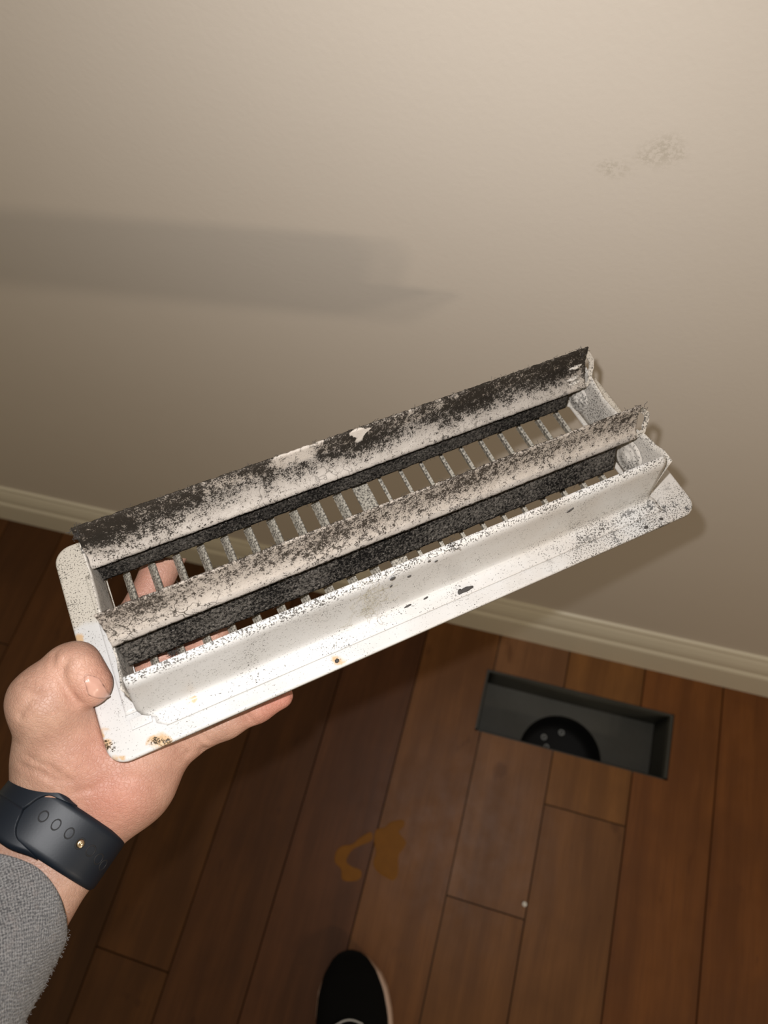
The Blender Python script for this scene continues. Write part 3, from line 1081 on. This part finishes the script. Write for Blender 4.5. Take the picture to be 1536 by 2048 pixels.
def surface_nets(D, lo, h):
    s = D < 0
    nx, ny, nz = D.shape
    corner = [(i, j, k) for i in (0, 1) for j in (0, 1) for k in (0, 1)]
    sl = lambda o: (slice(o[0], nx - 1 + o[0]), slice(o[1], ny - 1 + o[1]), slice(o[2], nz - 1 + o[2]))
    cnt = sum(s[sl(c)].astype(np.int8) for c in corner)
    act = (cnt > 0) & (cnt < 8)
    ids = -np.ones(act.shape, np.int64)
    idx = np.argwhere(act)
    ids[act] = np.arange(len(idx))
    acc = np.zeros((len(idx), 3)); num = np.zeros(len(idx))
    for c in corner:
        for ax in range(3):
            if c[ax] == 1: continue
            c2 = list(c); c2[ax] = 1
            d0 = D[tuple((idx + c).T)]; d1 = D[tuple((idx + c2).T)]
            m = (d0 < 0) != (d1 < 0)
            t_ = np.where(m, d0 / np.where(m, d0 - d1, 1), 0)
            p = np.tile(np.array(c, float), (len(idx), 1)); p[:, ax] = t_
            acc[m] += p[m]; num[m] += 1
    V = lo + h * (idx + acc / num[:, None])
    quads = []
    for ax in range(3):
        a1, a2 = (ax + 1) % 3, (ax + 2) % 3
        sh = [slice(1, -1)] * 3
        sh[ax] = slice(0, -1)
        sh2 = list(sh); sh2[ax] = slice(1, None)
        A = s[tuple(sh)]; B = s[tuple(sh2)]
        e = np.argwhere(A != B)
        off = np.array([1, 1, 1]); off[ax] = 0
        e = e + off
        flip = s[tuple(e.T)]
        def cid(d1, d2):
            q = e.copy(); q[:, a1] -= d1; q[:, a2] -= d2
            return ids[tuple(q.T)]
        q = np.stack([cid(0, 0), cid(1, 0), cid(1, 1), cid(0, 1)], 1)
        q[~flip] = q[~flip][:, ::-1]
        quads.append(q)
    Q = np.concatenate(quads)
    return V, Q[(Q >= 0).all(1)]


V, Q = surface_nets(D, lo, vox)
# relax
for it in range(3):
    acc = np.zeros_like(V); num = np.zeros(len(V))
    for a in range(4):
        i, j = Q[:, a], Q[:, (a + 1) % 4]
        np.add.at(acc, i, V[j]); np.add.at(num, i, 1)
        np.add.at(acc, j, V[i]); np.add.at(num, j, 1)
    V = V * 0.45 + 0.55 * acc / np.maximum(num, 1)[:, None]
ORG = at(105, 1672, .306)
ORGW = cam2w(ORG)
HV = (V @ CAM_R) + CAM_P - ORGW


def mat_skin():
    t = NT('skin')
    at_ = t.n('ShaderNodeAttribute', attribute_name='flush')
    blot = t.noise(70, 4, 0.6)
    c = t.mix(t.step(blot, 0.35, 0.7), (0.355, 0.203, 0.142), (0.440, 0.264, 0.188))
    c = t.mix(at_.outputs['Fac'], c, (0.50, 0.155, 0.115))
    c = t.mix(t.mul(t.step(t.noise(240, 3, 0.6), 0.60, 0.75), 0.25), c, (0.50, 0.25, 0.18))
    wr = t.voro(520, 'DISTANCE_TO_EDGE', t.scale((1, 1, 1), t.warp(0.004, 220)))
    ln = t.noise(1.0, 3, 0.6, t.scale((170, 420, 300), t.warp(0.02, 30), rot=(0.3, 0.2, 0.9)))
    t.bump(t.add(t.mul(t.step(wr, 0.0, 0.12), 0.35), t.mul(ln, 1.0)), 0.42, 0.0008)
    return t.out(c, t.add(0.46, t.mul(blot, 0.12)), Subsurface_Weight=0.12, Subsurface_Radius=(0.006, 0.002, 0.001), Subsurface_Scale=1.0)


M_SKIN = mat_skin()
hm = mesh('person', HV, Q)
person = link('person', hm, M_SKIN, None, True)
person.location = ORGW
tag(person, 'bare left hand gripping the register, thumb on its edge, grey sleeve and wrist band', 'person')
fl = np.zeros(len(V))
for c_, r, s in ((at(228, 1600, .296), .022, .40), (at(238, 1625, .304), .004, .6), (TTIP, .013, .35), (at(115, 1350, .29), .014, .12), (at(560, 1392, .333), .020, .55), (at(200, 1520, .30), .020, .28), (at(330, 1540, .31), .025, .15),
                 (np.array(onc(300, 1170, -.012)), .02, .25), (np.array(onc(360, 1290, -.012)), .03, .25)):
    fl = np.maximum(fl, s * np.exp(-(np.linalg.norm(V - c_, axis=1) / r) ** 2))
att = hm.attributes.new('flush', 'FLOAT', 'POINT')
att.data.foreach_set('value', fl.astype(np.float32))


def to_person(p):
    return (np.asarray(p) @ CAM_R) + CAM_P - ORGW


# thumbnail: curved plate on the back of the thumb tip
nq = [(168, 1352), (199, 1354), (221, 1391), (177, 1389)]
axis_t = (TTIP - TIP_J); axis_t /= np.linalg.norm(axis_t)
vs, fs = [], []
na, nb = 10, 12
for i in range(na + 1):
    for j in range(nb + 1):
        a, b = i / na, j / nb
        # rounded nail outline in the nail's own parameters
        sx = (a * 2 - 1)
        b2_ = b
        p_top = np.array(nq[0]) * (1 - a) + np.array(nq[1]) * a
        p_bot = np.array(nq[3]) * (1 - a) + np.array(nq[2]) * a
        p_top = p_top + (np.array(nq[0]) + np.array(nq[1]) - np.array(nq[2]) - np.array(nq[3])) / 2 * 0.16 * (1 - sx * sx) - np.array((0, -3))
        p_bot = p_bot + np.array((3, 6)) * (1 - sx * sx)
        q = p_top * (1 - b2_) + p_bot * b2_
        p = cast(*q, D) - np.array([0, 0, 1]) * (0.0003 + 0.0003 * (1 - sx ** 4))
        vs.append(p)
A = np.array(vs).reshape(na + 1, nb + 1, 3)
for it in range(4):
    A[1:-1, 1:-1] = 0.5 * A[1:-1, 1:-1] + 0.125 * (A[:-2, 1:-1] + A[2:, 1:-1] + A[1:-1, :-2] + A[1:-1, 2:])
vs = [to_person(p) for p in A.reshape(-1, 3)]
for i in range(na):
    for j in range(nb):
        k = i * (nb + 1) + j
        fs.append((k, k + 1, k + nb + 2, k + nb + 1))
nail = link('thumbnail', mesh('thumbnail', vs, fs), NT('nail').out((0.47, 0.265, 0.20), 0.28), person, True)
sm = nail.modifiers.new('thick', 'SOLIDIFY'); sm.thickness = 0.0005; sm.offset = 0

# ------------------------------------------------------------------ sleeve
def mat_knit():
    t = NT('grey_knit')
    uv = t.n('ShaderNodeUVMap').outputs[0]
    x, y, _ = t.xyz(t.warp(0.004, 60, uv))
    s1 = t.math('SINE', t.mul(x, 3900.0)); s2 = t.math('SINE', t.mul(y, 3900.0))
    wv = t.mul(s1, s2)
    n1 = t.noise(1500, 3, 0.7)
    n2 = t.noise(220, 3, 0.7)
    c = t.mix(t.step(t.add(n1, t.mul(wv, 0.10)), 0.34, 0.70), (0.050, 0.050, 0.053), (0.28, 0.272, 0.265))
    c = t.mix(t.mul(t.step(n2, 0.5, 0.75), 0.30), c, (0.26, 0.22, 0.20))
    t.bump(t.add(t.mul(wv, 0.5), t.mul(n1, 1.3)), 0.8, 0.0011)
    return t.out(c, 0.95, **{'Specular_IOR_Level': 0.1, 'Sheen_Weight': 0.3})


M_KNIT = mat_knit()
def dirc(d2):
    v = np.array([d2[0], d2[1], 0.0]); return v / np.linalg.norm(v)
def arm_frame(px, py, d2):
    """axes of the arm where it crosses a pixel: along, across, towards the lens"""
    e = -ray(px, py); e /= np.linalg.norm(e)
    a = np.array([d2[0], d2[1], 0.0]); a -= e * (a @ e); a /= np.linalg.norm(a)
    return a, np.cross(a, e), e
ax_arm, e1, e2 = arm_frame(28, 1782, (0.53, -0.85))
if e1[0] < 0: e1 = -e1
Cc = at(30, 1786, .2860)
rows = []
ns, nt = 100, 72
lay = []
def sleeve_pt(k, th, rad):
    back = k * 0.15
    wob = 0.0011 * mn.noise(Vector((math.cos(th) * 2.2, math.sin(th) * 2.2, back * 70))) + 0.0007 * math.sin(back * 260 + math.cos(th) * 3) * (1 if back > 0.012 else 0)
    ra = 0.0296 + back * 0.07 + wob + rad
    rb = 0.0242 + back * 0.06 + wob + rad
    sh = 0.0115 * math.sin(th) - 0.0080 * max(0.0, math.cos(th)) ** 1.5
    return Cc + e1 * ra * math.cos(th) + e2 * rb * math.sin(th) + ax_arm * (sh - back)
vs, fs, uvs = [], [], []
ks = [i / ns for i in range(ns + 1)]
prof_s = [(0.05, -0.0018), (0.012, -0.0020), (0.002, -0.0017), (0.0, -0.0009)] + [(max(0.0, k - 0.0), 0.0 if k > 0.012 else -0.0003) for k in ks if k > 0.004]
for k, rad in prof_s:
    for j in range(nt):
        th = 2 * math.pi * j / nt
        vs.append(to_person(sleeve_pt(k, th, rad))); uvs.append((k * 0.15, th * 0.028))
for i in range(len(prof_s) - 1):
    for j in range(nt):
        j2 = (j + 1) % nt
        fs.append((i * nt + j, i * nt + j2, (i + 1) * nt + j2, (i + 1) * nt + j))
me = mesh('sleeve', vs, fs)
uvl = me.uv_layers.new(name='UVMap')
for poly in me.polygons:
    js = [me.loops[l].vertex_index % nt for l in poly.loop_indices]
    wrap = max(js) - min(js) > nt // 2
    for l in poly.loop_indices:
        vi = me.loops[l].vertex_index
        a, b = uvs[vi]
        if wrap and vi % nt == 0: b += 2 * math.pi * 0.028
        uvl.data[l].uv = (a, b)
sleeve = link('sleeve', fix_normals(me), M_KNIT, person, True)
sleeve['label'] = 'heather grey knit sleeve cuff'

# fuzz of the knit
gens = []
for k in range(1500):
    kk, th = rng.uniform(0.0, 0.6), rng.uniform(-0.6, math.pi * 0.85)
    p = to_person(sleeve_pt(kk, th, 0.0)); q = to_person(sleeve_pt(kk, th, 0.003))
    d = q - p
    gens.append((walk(p, 4, 0.00035, d / np.linalg.norm(d), 1.1), 0.00005))
vs, fs = [], []
for pts, r in gens:
    a, b = tube(pts, r, 3, False)
    k = len(vs); vs += a; fs += [tuple(x + k for x in q) for q in b]
fz = link('sleeve_fuzz', mesh('sleeve_fuzz', vs, fs), plain('grey_fuzz', (0.28, 0.27, 0.265), 0.95), sleeve)
fz['kind'] = 'stuff'

# ------------------------------------------------------------------ wrist band
M_BAND = NT('navy_silicone')
M_BAND.bump(M_BAND.noise(900, 2), 0.05, 0.0003)
M_BAND = M_BAND.out((0.0065, 0.0095, 0.0145), 0.46, **{'Specular_IOR_Level': 0.30})
M_BLK = plain('groove_shade', (0.003, 0.003, 0.004), 0.7)  # black colour stands in for the shade in the grooves round the holes
band = empty('watch_band', Matrix.Translation(ORGW))
tag(band, 'dark navy silicone watch band with round holes worn on the wrist', 'watch band')
bax, b1_, e2b = arm_frame(112, 1662, (0.60, -0.80))
if b1_[0] < 0: b1_ = -b1_
Cb = at(112, 1662, .3060)


def band_pt(th, s, d):
    """th=90deg faces the camera; s along the arm; d above the skin"""
    c_, s_ = math.cos(th), math.sin(th)
    n_ = 2.35
    rr = (abs(c_ / 0.0276) ** n_ + abs(s_ / 0.0213) ** n_) ** (-1 / n_)
    base = b1_ * rr * c_ + e2b * rr * s_
    g = b1_ * c_ / 0.0276 + e2b * s_ / 0.0213
    g /= np.linalg.norm(g)
    return to_person(Cb + base + g * d + bax * s)


def strap(name, ths, s_in, s_out, d0, d1, closed=False, ms=12, round_in=True, round_out=True):
    vs, fs = [], []
    sec_n = None
    for th in ths:
        a, b = s_in(th), s_out(th)
        sec = []
        for k in range(ms + 1):
            q = k / ms
            s = a + (b - a) * q
            ed = min(q if round_in else 1, (1 - q) if round_out else 1) * abs(b - a)
            f = 1 - max(0.0, 1 - ed / 0.0022) ** 2
            sec.append((s, d0 + (d1 - d0) * (0.35 + 0.65 * f)))
        for k in range(ms, -1, -1):
            sec.append((a + (b - a) * k / ms, d0))
        sec_n = len(sec)
        for s, d in sec: vs.append(band_pt(th, s, d))
    nT = len(ths)
    for i in range(nT if closed else nT - 1):
        i2 = (i + 1) % nT
        for k in range(sec_n):
            k2 = (k + 1) % sec_n
            fs.append((i * sec_n + k, i * sec_n + k2, i2 * sec_n + k2, i2 * sec_n + k))
    if not closed:
        fs += [tuple(range(sec_n)), tuple((nT - 1) * sec_n + k for k in range(sec_n - 1, -1, -1))]
    return link(name, fix_normals(mesh(name, vs, fs)), M_BAND, band, True)


full = [2 * math.pi * k / 120 for k in range(120)]
strap('inner_strap', full, lambda th: -0.0122, lambda th: 0.0122, 0.0004, 0.0024, True, 16)
th_tip, th_u = math.radians(88), math.radians(128)
arc = [th_tip + (math.radians(265) - th_tip) * k / 90 for k in range(91)]
def outw(th):
    k = min(1, max(0, (th - th_tip) / (math.radians(122) - th_tip)))
    return 0.0126 + 0.0022 * (k * k * (3 - 2 * k))
def mouth(th):
    if th >= th_u: return 0.0
    k = (th_u - th) / math.radians(16)
    r_ = math.sqrt(max(0.0, 1 - max(0.0, 1 - k) ** 2)) if k < 1 else 1.0
    return r_ * (0.0104 + 0.0018 * min(1, max(0, (k - 1) / 1.4)))
for sg in (1, -1):
    strap('outer_strap', arc, (lambda th: mouth(th)) if sg > 0 else (lambda th: -outw(th)),
          (lambda th: outw(th)) if sg > 0 else (lambda th: -mouth(th)), 0.0016, 0.0042, False, 14, round_in=(sg < 0), round_out=(sg > 0))


def band_theta(px, py):
    best = (9, 0, 0)
    tgt = np.array([px, py])
    for k in range(0, 320):
        th = math.radians(-10 + k * 0.5)
        for s in np.linspace(-.006, .006, 13):
            P = band_pt(th, s, .0024) + ORGW
            c_ = CAM_R @ (P - CAM_P)
            q = np.array([c_[0] / c_[2] * F_PX + CX, c_[1] / c_[2] * F_PX + CY])
            e = np.linalg.norm(q - tgt)
            if e < best[0] or k == 0 and s == -.006: best = (e, th, s)
    return best


M_PIN = plain('pin_metal', (0.60, 0.46, 0.30), 0.25, Metallic=1.0)
hp = [(88, 1632), (113, 1649), (138, 1667), (161, 1686), (181, 1703), (196, 1720), (206, 1731)]
for k, (px, py) in enumerate(hp):
    e, th, s = band_theta(px, py)
    vs, fs = [], []
    n_, m_ = 24, 6
    R0, r0 = 0.00195, 0.00030
    for i in range(n_):
        a = 2 * math.pi * i / n_
        for j in range(m_):
            b = 2 * math.pi * j / m_
            rr = R0 + r0 * math.cos(b)
            vs.append(band_pt(th + rr * math.cos(a) / 0.0262, s + rr * math.sin(a) * 1.15, 0.00236 + r0 * 0.7 * math.sin(b)))
    for i in range(n_):
        for j in range(m_):
            fs.append((i * m_ + j, ((i + 1) % n_) * m_ + j, ((i + 1) % n_) * m_ + (j + 1) % m_, i * m_ + (j + 1) % m_))
    ho = link('strap_hole_shade', fix_normals(mesh('strap_hole_shade', vs, fs)), M_BLK, band, True)  # black ring on the uncut strap, painting the hole's shaded outline
    if k == 3:
        vs, fs = [], []
        for r, d in ((0.0017, 0.0022), (0.0016, 0.0030), (0.0012, 0.0034), (0.0006, 0.0032), (0.00005, 0.0031)):
            for i in range(18):
                a = 2 * math.pi * i / 18
                vs.append(band_pt(th + r * math.cos(a) / 0.0262, s + r * math.sin(a) * 1.1, d))
        for q in range(4):
            for i in range(18):
                i2 = (i + 1) % 18
                fs.append((q * 18 + i, q * 18 + i2, q * 18 + 18 + i2, q * 18 + 18 + i))
        pn = link('pin', fix_normals(mesh('pin', vs, fs)), M_PIN, band, True)
        pn['label'] = 'shiny metal pin in the fourth hole'

# ------------------------------------------------------------------ shoe
M_UP = NT('black_fabric')
M_UP.bump(M_UP.noise(700, 3, 0.7), 0.8, 0.002)
M_UP = M_UP.out((0.006, 0.006, 0.006), 0.95, **{'Specular_IOR_Level': 0.05})
M_SOLE = plain('pinkish_rubber', (0.50, 0.36, 0.29), 0.6)
M_LACE = plain('grey_white_cord', (0.55, 0.55, 0.55), 0.8)
toe = on_floor(704, 1893)
sd = on_floor(708, 2048) - on_floor(702, 1893); sd = sd / np.linalg.norm(sd)   # toe -> heel
sang = math.atan2(sd[1], sd[0])
shoe = empty('shoe', Matrix.Translation((toe[0], toe[1], 0)) @ Matrix.Rotation(sang, 4, 'Z'))
tag(shoe, 'black fabric shoe with pale sole edge standing on the planks', 'shoe')
LEN = 0.285
half = [(0, 0.0), (.004, .016), (.012, .027), (.03, .040), (.055, .049), (.085, .0535), (.115, .053), (.16, .045), (.20, .039), (.24, .036), (.265, .031), (.279, .018), (LEN, 0.0)]
top = [(0, .022), (.012, .032), (.03, .043), (.06, .053), (.09, .060), (.12, .068), (.15, .080), (.18, .092), (.22, .100), (.26, .102), (LEN, .098)]
def shoe_loop(grow, z, n_=56):
    pts = []
    for i in range(n_):
        a = math.pi * 2 * i / n_
        x = LEN / 2 - LEN / 2 * math.cos(a)
        w_ = interp(half, x) + grow * (1 if 0 < x < LEN else 0)
        y = w_ * (1 if math.sin(a) >= 0 else -1)
        # inner side straighter
        pts.append((x + (-grow if x < .01 else (grow if x > LEN - .01 else 0)), y, z))
    return pts
ring = [shoe_loop(-.004, .0), shoe_loop(.000, .001), shoe_loop(.003, .006), shoe_loop(.003, .022), shoe_loop(.002, .026), shoe_loop(-.001, .027)]
ring = [[(x + 0.010 * max(0, 1 - x / 0.05), y + 0.0015, z) for x, y, z in r] for r in ring]
vs = [p for r in ring for p in r]; n_ = 56; fs = []
for i in range(len(ring) - 1):
    for k in range(n_): fs.append((i * n_ + k, i * n_ + (k + 1) % n_, (i + 1) * n_ + (k + 1) % n_, (i + 1) * n_ + k))
fs += [tuple(range(n_)), tuple((len(ring) - 1) * n_ + k for k in range(n_))]
link('sole', fix_normals(mesh('sole', vs, fs)), M_SOLE, shoe, True)
vs, fs = [], []
nx_, na_ = 40, 24
for i in range(nx_ + 1):
    x = 0.001 + (LEN - .002) * (0.5 - 0.5 * math.cos(math.pi * i / nx_))
    w_, h_ = interp(half, x) - 0.0005, interp(top, x)
    for j in range(na_ + 1):
        a = math.pi * j / na_
        y = w_ * math.copysign(abs(math.cos(a)) ** 0.8, math.cos(a))
        z = 0.0262 + max(0.001, (h_ - 0.0262)) * math.sin(a) ** 0.75
        if x > 0.17:      # opening for the ankle
            ins = max(0, math.sin(a) - 0.75) / 0.25
            z -= 0.03 * ins * min(1, (x - .17) / .02)
        vs.append((x, y, z))
for i in range(nx_):
    for j in range(na_):
        k = i * (na_ + 1) + j
        fs.append((k, k + 1, k + na_ + 2, k + na_ + 1))
link('upper', fix_normals(mesh('upper', vs, fs)), M_UP, shoe, True)
for q, x in enumerate((.089, .097, .108, .126, .144)):
    pts = []
    for k in range(9):
        t_ = k / 8
        y = -0.020 + 0.040 * t_
        xx = x - 0.006 * math.sin(math.pi * t_)
        w_, h_ = interp(half, xx), interp(top, xx)
        cosv = min(0.99, abs(y / w_) ** 1.25)
        z = 0.0262 + (h_ - 0.0262) * (math.sqrt(1 - cosv ** 2)) ** 0.75 + 0.0012
        pts.append((xx, y, z))
    vs, fs = tube(pts, 0.0010 if q < 2 else 0.0022, 8)
    link('lace', mesh('lace', vs, fs), M_LACE, shoe, True)

# ------------------------------------------------------------------ small things on the floor
M_SPILL = NT('amber_spill')
M_SPILL.bsdf.inputs['Specular IOR Level'].default_value = 0.2
M_SPILL = M_SPILL.out(M_SPILL.mix(M_SPILL.noise(60, 3), (0.150, 0.058, 0.004), (0.21, 0.082, 0.006)), 0.55)
def spill(name, pts, lab):
    P = [on_floor(*p) for p in pts]
    c_ = sum(P) / len(P)
    # smooth closed outline
    out = []
    n0 = len(P)
    for i in range(n0):
        for k in range(5):
            t_ = k / 5
            p0, p1, p2, p3 = P[i - 1], P[i], P[(i + 1) % n0], P[(i + 2) % n0]
            out.append(0.5 * ((2 * p1) + (p2 - p0) * t_ + (2 * p0 - 5 * p1 + 4 * p2 - p3) * t_ ** 2 + (3 * p1 - p0 - 3 * p2 + p3) * t_ ** 3))
    bm = bmesh.new()
    rim = [bm.verts.new((p[0] - c_[0], p[1] - c_[1], 0.00003)) for p in out]
    tp = [bm.verts.new(((p[0] - c_[0]) * 0.95, (p[1] - c_[1]) * 0.95, 0.0004)) for p in out]
    for i in range(len(out)):
        j = (i + 1) % len(out)
        bm.faces.new((rim[i], rim[j], tp[j], tp[i]))
    bm.faces.new(tp)
    bmesh.ops.triangulate(bm, faces=[f for f in bm.faces if len(f.verts) > 4])
    bmesh.ops.recalc_face_normals(bm, faces=bm.faces)
    me = bpy.data.meshes.new(name); bm.to_mesh(me); bm.free()
    o = link(name, me, M_SPILL)
    o.location = (c_[0], c_[1], 0)
    tag(o, lab, 'stain', 'amber stains on the planks')


spill('floor_stain', [(806, 1640), (808, 1652), (798, 1664), (812, 1684), (806, 1698), (797, 1712), (796, 1745), (788, 1760), (772, 1755), (752, 1740), (747, 1724), (752, 1704), (748, 1682), (752, 1660), (770, 1654), (782, 1644)],
      'larger amber stain on the lighter plank above the shoe')
spill('floor_stain', [(742, 1664), (744, 1680), (722, 1690), (704, 1700), (692, 1722), (704, 1734), (722, 1742), (719, 1758), (700, 1763), (684, 1758), (682, 1738), (670, 1724), (672, 1704), (684, 1692), (704, 1688), (722, 1674)],
      'fainter ragged amber stain on the darker plank left of the larger one')
bp = on_floor(1049, 1808)
vs, fs = torus(0.0022, 0.0013)
o = link('bead', mesh('bead', vs, fs), plain('white_plastic', (0.85, 0.85, 0.82), 0.2), None, True)
o.location = (bp[0], bp[1], 0.0013)
tag(o, 'tiny white bead lying on the planks below the duct', 'bead')
